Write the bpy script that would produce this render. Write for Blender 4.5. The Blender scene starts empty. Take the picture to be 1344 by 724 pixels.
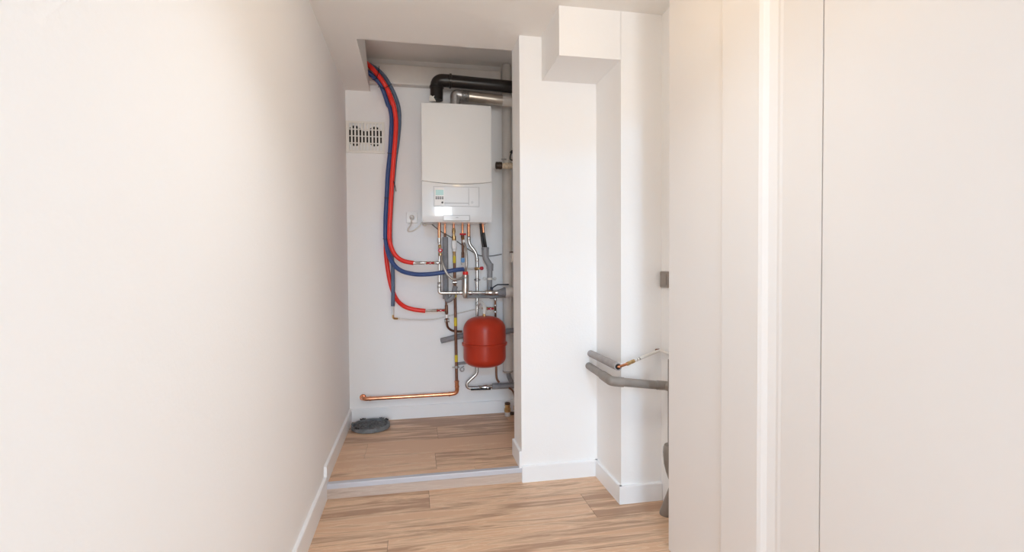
import bpy, bmesh, math, random
from mathutils import Vector, Matrix
random.seed(4)
PI = math.pi
C = bpy.context.scene.collection
scene = bpy.context.scene

# ------------------------------------------------------------------ camera (solved from the room's vanishing points)
F = 659.693
ROT = ((0.9818776, -0.18940382, -0.00652382),
       (-0.01115044, -0.02337197, -0.99966465),
       (0.18918783, 0.98162108, -0.02506035))
def ray(x, y):
    a, b = (x - 672) / F, (y - 362) / F
    return Vector([ROT[0][i] * a + ROT[1][i] * b + ROT[2][i] for i in range(3)])
def at(x, y, Y):                 # point of the depth plane Y seen in that direction
    r = ray(x, y); return r * (Y / r.y)
def atz(x, y, Z):
    r = ray(x, y); return r * (Z / r.z)
def px(n, Y): return n * Y * 0.985 / F      # n image pixels at depth Y, in metres
cam_d = bpy.data.cameras.new('camera'); cam = bpy.data.objects.new('camera', cam_d); C.objects.link(cam)
r0, r1, r2 = (Vector(r) for r in ROT)
M3 = Matrix((r0, -r1, -r2)).transposed()
cam.matrix_world = M3.to_4x4()
cam_d.sensor_width = 36; cam_d.lens = F / 1344 * 36; cam_d.clip_start = 0.01
scene.camera = cam

# ------------------------------------------------------------------ materials
MATS = {}
def mat(name, col, rough=0.5, metal=0.0, bump=0.0, bscale=60, var=0.0, vscale=8, coat=0.0, spec=0.5, stretch=None):
    m = bpy.data.materials.new(name); m.use_nodes = True
    nt = m.node_tree; b = nt.nodes['Principled BSDF']
    b.inputs['Base Color'].default_value = (*col, 1); b.inputs['Roughness'].default_value = rough
    b.inputs['Metallic'].default_value = metal; b.inputs['Coat Weight'].default_value = coat
    b.inputs['Specular IOR Level'].default_value = spec
    tc = nt.nodes.new('ShaderNodeTexCoord'); src = tc.outputs['Object']
    if stretch:
        mp = nt.nodes.new('ShaderNodeMapping'); mp.inputs['Scale'].default_value = stretch
        nt.links.new(src, mp.inputs['Vector']); src = mp.outputs['Vector']
    if var:
        n = nt.nodes.new('ShaderNodeTexNoise'); n.inputs['Scale'].default_value = vscale; n.inputs['Detail'].default_value = 5
        nt.links.new(src, n.inputs['Vector'])
        r = nt.nodes.new('ShaderNodeValToRGB')
        r.color_ramp.elements[0].position = 0.3; r.color_ramp.elements[1].position = 0.7
        r.color_ramp.elements[0].color = (*[c * (1 - var) for c in col], 1)
        r.color_ramp.elements[1].color = (*[min(1, c * (1 + var * .6)) for c in col], 1)
        nt.links.new(n.outputs['Fac'], r.inputs['Fac']); nt.links.new(r.outputs['Color'], b.inputs['Base Color'])
    if bump:
        n2 = nt.nodes.new('ShaderNodeTexNoise'); n2.inputs['Scale'].default_value = bscale; n2.inputs['Detail'].default_value = 3
        nt.links.new(src, n2.inputs['Vector'])
        bp = nt.nodes.new('ShaderNodeBump'); bp.inputs['Strength'].default_value = bump; bp.inputs['Distance'].default_value = 0.002
        nt.links.new(n2.outputs['Fac'], bp.inputs['Height']); nt.links.new(bp.outputs['Normal'], b.inputs['Normal'])
    MATS[name] = m
    return m
WALL = mat('painted_plaster', (.88, .882, .885), .75, bump=.25, bscale=90)
CEIL = mat('ceiling_paint', (.87, .86, .845), .85, bump=.2, bscale=70)
TRIM = mat('white_satin_paint', (.86, .875, .895), .4, bump=.05)
BOARD = mat('white_lacquered_board', (.80, .78, .765), .42, bump=.1, bscale=25, stretch=(1, 1, .05))
ENAMEL = mat('white_enamel', (.80, .80, .79), .16, coat=.4)
ENAMELM = mat('white_powder_coat', (.80, .80, .79), .42)
ENAMEL2 = mat('white_plastic_gloss', (.80, .81, .82), .12, coat=.6)
PLASTIC = mat('white_plastic', (.87, .865, .855), .45)
IVORY = mat('ivory_plastic', (.83, .81, .76), .5)
PVCW = mat('white_pvc', (.72, .70, .67), .4, var=.05, vscale=12)
GREYP = mat('grey_pvc', (.28, .285, .30), .45, var=.08, vscale=20)
GREYF = mat('grey_foam_insulation', (.27, .27, .285), .85, var=.15, vscale=30, bump=.4, bscale=120)
GREYT = mat('taupe_pvc', (.27, .245, .225), .55, var=.14, vscale=18)
GREYFT = mat('taupe_foam', (.38, .36, .36), .85, var=.12, vscale=25, bump=.3, bscale=120)
COPPER = mat('copper', (.80, .36, .20), .24, 1.0, var=.18, vscale=30)
COPPERD = mat('tarnished_copper', (.23, .115, .075), .42, .75, var=.25, vscale=25)
BRASS = mat('brass', (.62, .42, .20), .3, 1.0, var=.2, vscale=60)
STEEL = mat('galvanised_steel', (.62, .62, .61), .26, 1.0, var=.15, vscale=40)
STEELB = mat('brushed_stainless', (.60, .56, .52), .3, 1.0, var=.1, vscale=40)
ZINC = mat('dull_zinc', (.45, .44, .43), .4, .9, var=.2, vscale=60)
BRAID = mat('steel_braid', (.56, .53, .50), .42, .8, var=.3, vscale=400)
ALU = mat('aluminium', (.60, .62, .68), .55, .5, bump=.05)
FLUE = mat('satin_aluminium_tube', (.56, .50, .43), .33, .9, var=.08, vscale=14)
FLUEB = mat('black_plastic_tube', (.016, .013, .012), .3)
BLACK = mat('black_plastic', (.012, .012, .014), .5)
DARK = mat('dark_void', (.02, .018, .016), .9)
DARKB = mat('dark_brown_metal', (.07, .045, .03), .5, .3, var=.4, vscale=150)
RED = mat('red_pipe_sleeve', (.82, .03, .018), .38)
REDV = mat('red_handle_plastic', (.52, .012, .03), .35)
REDT = mat('red_lacquer', (.43, .034, .013), .3, var=.06, vscale=6, spec=.3)
BLUE = mat('blue_pipe_sleeve', (.036, .075, .23), .42)
BLUEG = mat('greyish_blue_sleeve', (.10, .14, .22), .5)
BLUEC = mat('light_blue_cap', (.16, .36, .68), .4)
YEL = mat('yellow_marking_tape', (.68, .52, .02), .5)
CABLE = mat('grey_cable', (.10, .095, .09), .5)
CORDW = mat('cream_cord', (.72, .68, .62), .5)
SCREEN = mat('pale_teal_display', (.50, .74, .70), .2)
BTN = mat('dark_button', (.05, .05, .055), .5)
LINE = mat('seam_grey', (.42, .42, .43), .5)
TAUPE = mat('taupe_switch_plastic', (.27, .235, .21), .4)
SPECK = mat('paint_spattered_cream', (.74, .62, .46), .6, var=.35, vscale=90)
SLEEVE = mat('translucent_white_tube', (.70, .69, .67), .35)
CONC = mat('grey_floor_cap', (.17, .18, .19), .6, var=.35, vscale=30, bump=.6, bscale=70)
TAPE = mat('white_peeling_tape', (.78, .74, .68), .6)

def wood_mat(name, base, dark, light):
    m = bpy.data.materials.new(name); m.use_nodes = True
    nt = m.node_tree; L = nt.links.new; b = nt.nodes['Principled BSDF']
    uv = nt.nodes.new('ShaderNodeUVMap'); uv.uv_map = 'UVMap'
    mp = nt.nodes.new('ShaderNodeMapping'); mp.inputs['Scale'].default_value = (1.1, 13, 1); L(uv.outputs['UV'], mp.inputs['Vector'])
    n = nt.nodes.new('ShaderNodeTexNoise'); n.inputs['Scale'].default_value = 1.6; n.inputs['Detail'].default_value = 5
    n.inputs['Roughness'].default_value = .62; n.inputs['Distortion'].default_value = .9
    L(mp.outputs['Vector'], n.inputs['Vector'])
    mp2 = nt.nodes.new('ShaderNodeMapping'); mp2.inputs['Scale'].default_value = (4, 170, 1); L(uv.outputs['UV'], mp2.inputs['Vector'])
    n2 = nt.nodes.new('ShaderNodeTexNoise'); n2.inputs['Scale'].default_value = 1.0; n2.inputs['Detail'].default_value = 4
    L(mp2.outputs['Vector'], n2.inputs['Vector'])
    mp3 = nt.nodes.new('ShaderNodeMapping'); mp3.inputs['Scale'].default_value = (.55, 3.2, 1); L(uv.outputs['UV'], mp3.inputs['Vector'])
    n3 = nt.nodes.new('ShaderNodeTexNoise'); n3.inputs['Scale'].default_value = 2.0; n3.inputs['Detail'].default_value = 3; n3.inputs['Distortion'].default_value = 1.2
    L(mp3.outputs['Vector'], n3.inputs['Vector'])
    add = nt.nodes.new('ShaderNodeMath'); add.operation = 'MULTIPLY_ADD'; add.inputs[1].default_value = .35
    L(n2.outputs['Fac'], add.inputs[0]); L(n.outputs['Fac'], add.inputs[2])
    add2 = nt.nodes.new('ShaderNodeMath'); add2.operation = 'MULTIPLY_ADD'; add2.inputs[1].default_value = .55
    L(n3.outputs['Fac'], add2.inputs[0]); L(add.outputs[0], add2.inputs[2])
    at_ = nt.nodes.new('ShaderNodeAttribute'); at_.attribute_name = 'plank'
    add3 = nt.nodes.new('ShaderNodeMath'); add3.operation = 'MULTIPLY_ADD'; add3.inputs[1].default_value = .22
    L(at_.outputs['Fac'], add3.inputs[0]); L(add2.outputs[0], add3.inputs[2])
    r = nt.nodes.new('ShaderNodeValToRGB'); e = r.color_ramp.elements
    e[0].position = .80; e[0].color = (*dark, 1); e[1].position = 1.24; e[1].color = (*light, 1)
    k = e.new(1.0); k.color = (*base, 1)
    sc = nt.nodes.new('ShaderNodeMath'); sc.operation = 'MULTIPLY'; sc.inputs[1].default_value = 1 / 1.4
    for q in e: q.position = min(1, q.position / 1.4)
    L(add3.outputs[0], sc.inputs[0]); L(sc.outputs[0], r.inputs['Fac']); L(r.outputs['Color'], b.inputs['Base Color'])
    b.inputs['Roughness'].default_value = .45
    bp = nt.nodes.new('ShaderNodeBump'); bp.inputs['Strength'].default_value = .12; bp.inputs['Distance'].default_value = .001
    L(n2.outputs['Fac'], bp.inputs['Height']); L(bp.outputs['Normal'], b.inputs['Normal'])
    return m
WOOD = wood_mat('oak_look_planks', (.66, .42, .27), (.43, .26, .165), (.79, .555, .375))
WOODR = wood_mat('oak_look_riser', (.53, .42, .355), (.42, .33, .275), (.60, .50, .43))

# ------------------------------------------------------------------ mesh helpers
ORG = {}
def link(name, bm, m, parent=None, smooth=False, bevel=0.0, seg=2):
    me = bpy.data.meshes.new(name)
    bmesh.ops.recalc_face_normals(bm, faces=bm.faces[:])
    o = bpy.data.objects.new(name, me); C.objects.link(o)
    org = Vector((0, 0, 0))
    if parent is not None:
        o.parent = parent; org = ORG[parent.name]
    else:
        vs = [v.co for v in bm.verts]
        lo = Vector([min(v[i] for v in vs) for i in range(3)]); hi = Vector([max(v[i] for v in vs) for i in range(3)])
        org = Vector(((lo.x + hi.x) / 2, (lo.y + hi.y) / 2, lo.z)); o.location = org
    ORG[o.name] = org
    bm.transform(Matrix.Translation(-org))
    bm.to_mesh(me); bm.free()
    for mm in (m if isinstance(m, (list, tuple)) else [m]): me.materials.append(mm)
    if smooth:
        for p in me.polygons: p.use_smooth = True
        md = o.modifiers.new('edges', 'EDGE_SPLIT'); md.split_angle = math.radians(40)
    if bevel:
        md = o.modifiers.new('bevel', 'BEVEL'); md.width = bevel; md.segments = seg; md.limit_method = 'ANGLE'
    return o
def thing(name, label, cat, loc, group=None):
    o = bpy.data.objects.new(name, None); C.objects.link(o); o.location = loc
    o.empty_display_size = .05
    ORG[o.name] = Vector(loc); o['label'] = label; o['category'] = cat
    if group: o['group'] = group
    return o
def tag(o, label, cat, group=None):
    o['label'] = label; o['category'] = cat
    if group: o['group'] = group
    return o
def struct(name, bm, m, bevel=0.0, smooth=False):
    o = link(name, bm, m, bevel=bevel, smooth=smooth); o['kind'] = 'structure'; return o
def lab(o, s): o['label'] = s; return o

def box(bm, lo, hi):
    v = [bm.verts.new((x, y, z)) for x in (lo[0], hi[0]) for y in (lo[1], hi[1]) for z in (lo[2], hi[2])]
    for f in ((0, 1, 3, 2), (4, 6, 7, 5), (0, 4, 5, 1), (2, 3, 7, 6), (0, 2, 6, 4), (1, 5, 7, 3)): bm.faces.new([v[i] for i in f])
    return bm
def B(*boxes):
    bm = bmesh.new()
    for lo, hi in boxes: box(bm, lo, hi)
    return bm
def prism(bm, pts, axis, a, b):          # closed polygon extruded along an axis
    def p(q, t):
        return {'x': (t, q[0], q[1]), 'y': (q[0], t, q[1]), 'z': (q[0], q[1], t)}[axis]
    A = [bm.verts.new(p(q, a)) for q in pts]; Bv = [bm.verts.new(p(q, b)) for q in pts]
    bm.faces.new(A); bm.faces.new(Bv[::-1]); n = len(pts)
    for i in range(n): bm.faces.new((A[i], A[(i + 1) % n], Bv[(i + 1) % n], Bv[i]))
    return bm
def frames(P):
    T = []
    for i in range(len(P)):
        a = P[max(i - 1, 0)]; b = P[min(i + 1, len(P) - 1)]; T.append((b - a).normalized())
    up = Vector((0, 0, 1)) if abs(T[0].z) < .9 else Vector((0, 1, 0))
    N = (up - T[0] * up.dot(T[0])).normalized(); out = []
    for t in T:
        N = (N - t * N.dot(t)).normalized(); out.append((t, N, t.cross(N)))
    return out
def tube(bm, P, r, seg=14, cap=True, ribs=None):
    P = [Vector(p) for p in P]; R = []
    fr = frames(P)
    for i, p in enumerate(P):
        t, n, b = fr[i]; rr = r[min(i * len(r) // len(P), len(r) - 1)] if isinstance(r, (list, tuple)) else r
        if ribs and i % 2: rr *= ribs
        R.append([bm.verts.new(p + (n * math.cos(2 * PI * k / seg) + b * math.sin(2 * PI * k / seg)) * rr) for k in range(seg)])
    for i in range(len(R) - 1):
        for k in range(seg): bm.faces.new((R[i][k], R[i][(k + 1) % seg], R[i + 1][(k + 1) % seg], R[i + 1][k]))
    if cap: bm.faces.new(R[0][::-1]); bm.faces.new(R[-1])
    return bm
def fillet(P, rad, n=7):                 # straight runs joined by round bends
    P = [Vector(p) for p in P]; out = [P[0]]
    for i in range(1, len(P) - 1):
        a, b, c = P[i - 1], P[i], P[i + 1]
        d1, d2 = (a - b), (c - b); l = min(rad, d1.length * .48, d2.length * .48)
        s, e = b + d1.normalized() * l, b + d2.normalized() * l
        for k in range(n + 1):
            t = k / n; out.append(s * (1 - t) ** 2 + b * 2 * t * (1 - t) + e * t * t)
    out.append(P[-1]); return out
def spline(P, n=8):
    P = [Vector(p) for p in P]; out = []
    for i in range(len(P) - 1):
        p0 = P[max(i - 1, 0)]; p1, p2 = P[i], P[i + 1]; p3 = P[min(i + 2, len(P) - 1)]
        for k in range(n):
            t = k / n
            out.append(.5 * ((2 * p1) + (p2 - p0) * t + (2 * p0 - 5 * p1 + 4 * p2 - p3) * t * t + (3 * p1 - p0 - 3 * p2 + p3) * t ** 3))
    out.append(P[-1]); return out
def resample(P, step):
    out = [P[0]]; acc = 0
    for a, b in zip(P, P[1:]):
        L = (b - a).length
        if L < 1e-9: continue
        d = step - acc
        while d <= L:
            out.append(a + (b - a) * (d / L)); d += step
        acc = L - (d - step)
    if (out[-1] - P[-1]).length > step * .3: out.append(P[-1])
    return out
def T(P, r, **k): return tube(bmesh.new(), P, r, **k)
def lathe(bm, prof, o, axis, seg=24):    # prof: (distance along the axis, radius)
    o = Vector(o); axis = Vector(axis).normalized()
    P = [o + axis * a for a, _ in prof]
    up = Vector((0, 0, 1)) if abs(axis.z) < .9 else Vector((0, 1, 0))
    n = (up - axis * up.dot(axis)).normalized(); b = axis.cross(n); R = []
    for p, (_, r) in zip(P, prof):
        R.append([bm.verts.new(p + (n * math.cos(2 * PI * k / seg) + b * math.sin(2 * PI * k / seg)) * max(r, 1e-5)) for k in range(seg)])
    for i in range(len(R) - 1):
        for k in range(seg): bm.faces.new((R[i][k], R[i][(k + 1) % seg], R[i + 1][(k + 1) % seg], R[i + 1][k]))
    bm.faces.new(R[0][::-1]); bm.faces.new(R[-1])
    return bm
def LA(prof, o, axis, seg=24): return lathe(bmesh.new(), prof, o, axis, seg)
def seglathe(a, b, prof, seg=20):        # profile with positions 0..1 between two points
    a, b = Vector(a), Vector(b); L = (b - a).length
    return LA([(t * L, r) for t, r in prof], a, b - a, seg)
def pts(L, Y=None): return [at(p[0], p[1], p[2] if len(p) > 2 else Y) for p in L]
X, Y_, Z = Vector((1, 0, 0)), Vector((0, 1, 0)), Vector((0, 0, 1))

# ------------------------------------------------------------------ setting
XL, YB, YS = -.449, 3.566, 2.565
ZF, ZU, ZC, ZR = -1.15, -1.0765, 1.174, 1.398
XP, YJ = .540, 2.762           # jamb face and its depth
XC, YC = .957, 2.238           # left face and front of the column
XW, YW, XN = 1.164, 1.834, .985
YREAR = YRM = .10

def planks(name, x0, x1, y0, y1, z, seams, joints, m):
    bm = bmesh.new(); uv = bm.loops.layers.uv.new('UVMap'); at_ = bm.faces.layers.float.new('plank')
    g = .0007; rnd = random.Random(len(name))
    rows = [y0] + [s for s in seams if y0 < s < y1] + [y1]
    for i in range(len(rows) - 1):
        a, b = rows[i], rows[i + 1]
        js = [x0] + [j for j in joints[i % len(joints)] if x0 < j < x1] + [x1]
        for j in range(len(js) - 1):
            c, d = js[j] + g, js[j + 1] - g
            o = (rnd.uniform(0, 30), rnd.uniform(0, 30)); t = rnd.uniform(-.5, .5)
            v = [bm.verts.new(q) for q in ((c, a + g, z), (d, a + g, z), (d, b - g, z), (c, b - g, z))]
            f = bm.faces.new(v); f[at_] = t
            for l in f.loops: l[uv].uv = (l.vert.co.x + o[0], l.vert.co.y + o[1])
            # down-turned plank edges
            w = [bm.verts.new((q.co.x, q.co.y, z - .004)) for q in v]
            for k in range(4):
                f = bm.faces.new((v[k], v[(k + 1) % 4], w[(k + 1) % 4], w[k])); f[at_] = t
                for l in f.loops: l[uv].uv = (l.vert.co.x + o[0], l.vert.co.y + o[1])
    F0 = len(bm.faces)
    box(bm, (x0, y0, z - .05), (x1, y1, z - .003))
    bm.faces.ensure_lookup_table()
    for f in bm.faces[F0:]: f.material_index = 1
    return bm
seams = [2.372 - .2375 * k for k in range(0, 20)][::-1]
J = [[-.123 + 1.2 * k for k in range(-1, 2)], [.797], [.056]]
n = len([s for s in seams if YREAR < s]) 
rowj = {}
rows = [s for s in seams if YREAR < s]
jl = []
for i in range(len(rows) + 1):
    k = len(rows) - i                     # 0 = the row against the riser
    jl.append({0: [.056], 1: [.797], 2: [-.123], 3: [.45]}.get(k, [-.2 + .37 * (k % 4)]))
bm = planks('floor', XL, 1.4, YREAR, YS, ZF, seams, jl, WOOD); struct('floor', bm, [WOOD, DARK])
bm = planks('floor_upper', XL, .9, YS + .004, YB, ZU, [2.645, 2.872, 3.105, 3.338], [[.3], [.1], [-.29], [.129], [.62]], WOOD)
struct('floor_upper', bm, [WOOD, DARK])
# step: wooden riser and aluminium nosing
bm = bmesh.new(); uvl = bm.loops.layers.uv.new('UVMap'); box(bm, (XL, YS - .001, ZF - .01), (XP + .002, YS + .02, ZU - .004))
for f in bm.faces:
    for l in f.loops: l[uvl].uv = (l.vert.co.x + 3, l.vert.co.z * 1.2 + 5)
struct('trim_1', bm, WOODR)
bm = bmesh.new()
prism(bm, [(YS - .0035, ZU - .023), (YS - .0035, ZU - .001), (YS - .001, ZU + .0018), (YS + .028, ZU + .0018), (YS + .03, ZU + .0004), (YS + .002, ZU + .0002), (YS + .0, ZU - .002), (YS + .0, ZU - .023)], 'x', XL + .014, XP + .001)
struct('trim_2', bm, ALU)

struct('wall_left', B(((XL - .12, YREAR - .1, ZF - .1), (XL, YB + .12, ZR + .2))), WALL)
struct('wall_back', B(((XL, YB, ZF - .1), (.95, YB + .12, ZR + .2))), WALL)
struct('wall_niche', B(((.80, YJ, ZF), (.95, YB, ZR))), WALL)
struct('wall_pillar', B(((XP, YS, ZF), (XC + .02, YJ, ZC + .02)), ((XP, YS + .02, ZC), (XC, YJ, ZR))), WALL)
struct('wall_column', B(((XC, YC, ZF), (XW + .02, YJ, ZC + .02))), WALL)
bxl = at(734, 72.4, YC)
struct('ceiling_bulkhead', B(((.658, YC, bxl.z), (XC + .001, YS + .001, ZC + .02))), WALL)
struct('wall_right', B(((XW, YW, ZF), (XW + .15, YC, ZC + .02))), WALL)
# ceiling with the open recess above the boiler
XH, YH = -.287, 2.753
bm = B(((XL, YREAR, ZC), (1.4, YH, ZC + .018)), ((XL, YH, ZC), (XH, YB, ZC + .0125)),
       ((XL, YH - .05, ZC + .018), (.95, YH, ZR)),
       ((XL, YH - .05, ZR), (.95, YB, ZR + .05)))
struct('ceiling', bm, CEIL)
tp = (3.262, 1.392)
bm = prism(bmesh.new(), [(YH, ZC + .001), (YB - .006, ZC + .001), (3.212, ZR - .002), (YH, ZR - .002)], 'x', XH - .0125, XH + .0001)
struct('trim_3', bm, CEIL)

# skirting boards
def base(name, pts_, z0, h, t=.014, chamf=.004):     # runs along x or y: pts_ = (x0,y0,x1,y1), side = outward normal
    (x0, y0, x1, y1), (nx, ny) = pts_
    bm = bmesh.new()
    a, b = Vector((x0, y0, 0)), Vector((x1, y1, 0)); nn = Vector((nx, ny, 0))
    prof = [(0, z0), (t, z0), (t, z0 + h - chamf), (t - chamf * .7, z0 + h), (0, z0 + h)]
    A = [bm.verts.new(a + nn * q + Z * z) for q, z in prof]; E = [bm.verts.new(b + nn * q + Z * z) for q, z in prof]
    bm.faces.new(A); bm.faces.new(E[::-1])
    for i in range(5): bm.faces.new((A[i], A[(i + 1) % 5], E[(i + 1) % 5], E[i]))
    return struct(name, bm, TRIM)
HB = .0895
base('baseboard_left', ((XL, YREAR, XL, YS - .0), (1, 0)), ZF, .112)
base('baseboard_left_upper', ((XL, YS - .002, XL, YB), (1, 0)), ZU, HB)
base('baseboard_back', ((XL + .012, YB, .8, YB), (0, -1)), ZU, HB)
base('baseboard_jamb', ((XP, YS - .002, XP, YJ), (-1, 0)), ZU, HB, .013)
base('baseboard_pillar', ((XP - .0, YS, XC, YS), (0, -1)), ZF, .0865)
base('baseboard_column_side', ((XC, YC - .013, XC, YS), (-1, 0)), ZF, .0865)
base('baseboard_column_front', ((XC - .0135, YC, XW - .002, YC), (0, -1)), ZF, .0865)

# near wall on the other side: door frame and door leaf, all upright boards
prof = [(1.25, YW), (XN, YW), (XN, 1.487), (XN - .004, 1.481), (XN - .006, 1.474), (XN - .006, 1.30), (XN - .002, 1.288), (XN + .006, 1.272),
        (XN + .012, 1.245), (XN + .012, 1.236), (XN + .0135, 1.226), (XN + .0135, 1.090), (1.25, 1.090)]
struct('wall_right_near', prism(bmesh.new(), prof[:3] + [(1.25, 1.487)], 'z', ZF, ZC + .01), BOARD, bevel=.002)
struct('trim_4', prism(bmesh.new(), [(1.25, 1.4865)] + prof[2:] , 'z', ZF, ZC + .01), BOARD)
dr = bpy.data.objects.new('door_1', None); C.objects.link(dr); dr['kind'] = 'structure'; dr.location = (XN, .65, ZF); ORG['door_1'] = Vector((XN, .65, ZF))
link('door_leaf', B(((XN + .0125, .16, ZF + .008), (XN + .0525, 1.0865, ZC - .09))), BOARD, dr, bevel=.0025)
bm = LA([(0, .026), (.006, .026), (.007, .01), (.045, .01), (.05, .012)], (XN + .0125, .23, -.12), -X, 20)
tube(bm, fillet([(XN - .035, .23, -.12), (XN - .037, .36, -.12)], .01), .009)
link('door_handle', bm, STEELB, dr, smooth=True)
struct('trim_5', B(((XN + .0135, .06, ZF), (XN + .08, .157, ZC - .08)), ((XN + .0135, .06, ZC - .087), (XN + .08, 1.09, ZC + .01))), BOARD)
struct('wall_right_rear', B(((XN, YRM, ZF), (1.25, .06, ZC + .02)), ((XN + .09, .06, ZF), (1.25, 1.09, ZC + .01))), WALL)
# unseen room behind the camera, its height, depth and lintel shaped for the light
RX0, RX1, RY0, RZ = -1.6, 2.4, -6.4, 3.3
WD0, WD1, WDZ0, WDZ1 = -1.1, .55, -1.0, 1.15           # glazed door behind the camera
HW = (-.95, -.25, 2.50, 2.98)                           # high window above it, added to cast cool light low in the passage
SW = (-2.6, -.35, -.7, 1.2)                            # unseen side window added to brighten the left wall: y0, y1, z0, z1
t = .12
struct('wall_rear', B(((RX0, RY0 - t, ZF), (WD0, RY0, RZ)), ((WD1, RY0 - t, ZF), (RX1, RY0, RZ)), ((WD0, RY0 - t, ZF), (WD1, RY0, WDZ0)),
                      ((WD0, RY0 - t, WDZ1), (WD1, RY0, HW[2])), ((WD0, RY0 - t, HW[3]), (WD1, RY0, RZ)), ((HW[1], RY0 - t, HW[2]), (WD1, RY0, HW[3])), ((WD0, RY0 - t, HW[2]), (HW[0], RY0, HW[3]))), WALL)
struct('wall_side_near', B(((RX1, RY0 - t, ZF), (RX1 + t, SW[0], RZ)), ((RX1, SW[1], ZF), (RX1 + t, YRM, RZ)), ((RX1, SW[0], ZF), (RX1 + t, SW[1], SW[2])), ((RX1, SW[0], SW[3]), (RX1 + t, SW[1], RZ))), WALL)
struct('wall_side_far', B(((RX0 - t, RY0 - t, ZF), (RX0, YRM, RZ))), WALL)
struct('wall_passage', B(((RX0 - t, YRM, ZF), (XL - .119, YRM + t, RZ)), ((1.249, YRM, ZF), (RX1 + t, YRM + t, RZ)), ((XL - .13, YRM, ZC), (1.26, YRM + t, RZ))), WALL)
struct('ceiling_rear', B(((RX0 - t, RY0 - t, RZ), (RX1 + t, YRM + t, RZ + .1))), CEIL)
struct('floor_rear', planks('floor_rear', RX0, RX1, RY0, YRM, ZF, [YRM - .2375 * k for k in range(27, 0, -1)], [[-.9, .4, 1.6], [-.3, 1.0], [-1.2, .1, 1.3]], WOOD), [WOOD, DARK])
def wframe(name, axis, u0, u1, z0, z1, p, q):
    w_ = .05
    def bb(a, b, c, d): return ((a, p, c), (b, q, d)) if axis == 'y' else ((p, a, c), (q, b, d))
    struct(name, B(bb(u0, u0 + w_, z0, z1), bb(u1 - w_, u1, z0, z1), bb(u0 + w_, u1 - w_, z0, z0 + w_), bb(u0 + w_, u1 - w_, z1 - w_, z1)), TRIM)
wframe('window_1', 'y', WD0, WD1, WDZ0, WDZ1, RY0 - .08, RY0 - .02)
wframe('added_high_window', 'y', HW[0], HW[1], HW[2], HW[3], RY0 - .08, RY0 - .02)  # frame of the added high window
wframe('added_side_window', 'x', SW[0], SW[1], SW[2], SW[3], RX1 + .02, RX1 + .08)  # frame of the added side window

# ------------------------------------------------------------------ boiler
YF = 3.248                        # front edge at the sides
bx0, bx1, bz0, bz1 = .048, .495, .268, 1.018
bxm, bw = (bx0 + bx1) / 2, (bx1 - bx0) / 2
BULGE = .014
def fy(x, off=0): u = (x - bxm) / bw; return YF - BULGE * (1 - u * u) - off
def onf(x, y, off=0):              # point on the bowed front in that direction
    Yv = YF
    for _ in range(8):
        p = at(x, y, Yv); Yv = fy(p.x, off)
    return at(x, y, Yv)
def wrap(xa, xb, zlo, zhi, off, thick, nx=24, zl=None, zh=None):   # bowed panel following the front, zlo/zhi may be functions of u
    bm = bmesh.new(); cols = []
    for i in range(nx + 1):
        x = xa + (xb - xa) * i / nx; u = (x - bxm) / bw
        a = zl(u) if zl else zlo; b = zh(u) if zh else zhi
        cols.append([bm.verts.new((x, fy(x, off), a)), bm.verts.new((x, fy(x, off), b)), bm.verts.new((x, fy(x, off - thick), b)), bm.verts.new((x, fy(x, off - thick), a))])
    for c, d in zip(cols, cols[1:]):
        for k in range(4): bm.faces.new((c[k], d[k], d[(k + 1) % 4], c[(k + 1) % 4]))
    bm.faces.new(cols[0]); bm.faces.new(cols[-1][::-1])
    return bm
boiler = thing('wall_boiler', 'white wall-hung combi boiler with bowed front and small display panel', 'boiler', (bxm, YB - .16, bz0))
bm = B(((bx0 + .004, YF + .006, bz0 + .006), (bx1 - .004, YB - .001, bz1 - .004)))
link('casing', bm, ENAMEL, boiler, bevel=.006)
zs = lambda u: onf(598, 240.5).z - .006 + .018 * u * u
bm = wrap(bx0, bx1, 0, bz1, .002, .02, zl=lambda u: zs(u) + .0035)
link('upper_cover', bm, ENAMELM, boiler, bevel=.0035, smooth=False)
# lower fascia: slightly set back under the curved lip and leaning in towards its foot
bm = bmesh.new(); g = []
NX, NZ = 28, 12
for i in range(NX + 1):
    x = bx0 + (bx1 - bx0) * i / NX; u = (x - bxm) / bw; col = []
    for k in range(NZ + 1):
        t = k / NZ; z = bz0 + (zs(u) - bz0) * t
        col.append(bm.verts.new((x, fy(x, -.004 + .005 * math.sin(t * PI) + (-.012 * (1 - t / .12) ** 2 if t < .12 else 0)), z)))
    g.append(col)
for i in range(NX):
    for k in range(NZ): bm.faces.new((g[i][k], g[i + 1][k], g[i + 1][k + 1], g[i][k + 1]))
rim = [g[i][0] for i in range(NX + 1)] + [g[NX][k] for k in range(1, NZ + 1)] + [g[i][NZ] for i in range(NX - 1, -1, -1)] + [g[0][k] for k in range(NZ - 1, 0, -1)]
back = [bm.verts.new((v.co.x, YF + .012, v.co.z)) for v in rim]
for i in range(len(rim)): bm.faces.new((rim[i], rim[(i + 1) % len(rim)], back[(i + 1) % len(rim)], back[i]))
link('lower_fascia', bm, ENAMEL2, boiler, smooth=True)
cp0, cp1 = onf(569.5, 270), onf(628.5, 246.2)
def plate(x0, y0, x1, y1, off, th, m, name, parent, bev=.0012, nx=12):
    a, b = onf(x0, y1), onf(x1, y0)
    return link(name, wrap(a.x, b.x, a.z, b.z, off, th, nx), m, parent, bevel=bev)
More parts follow.
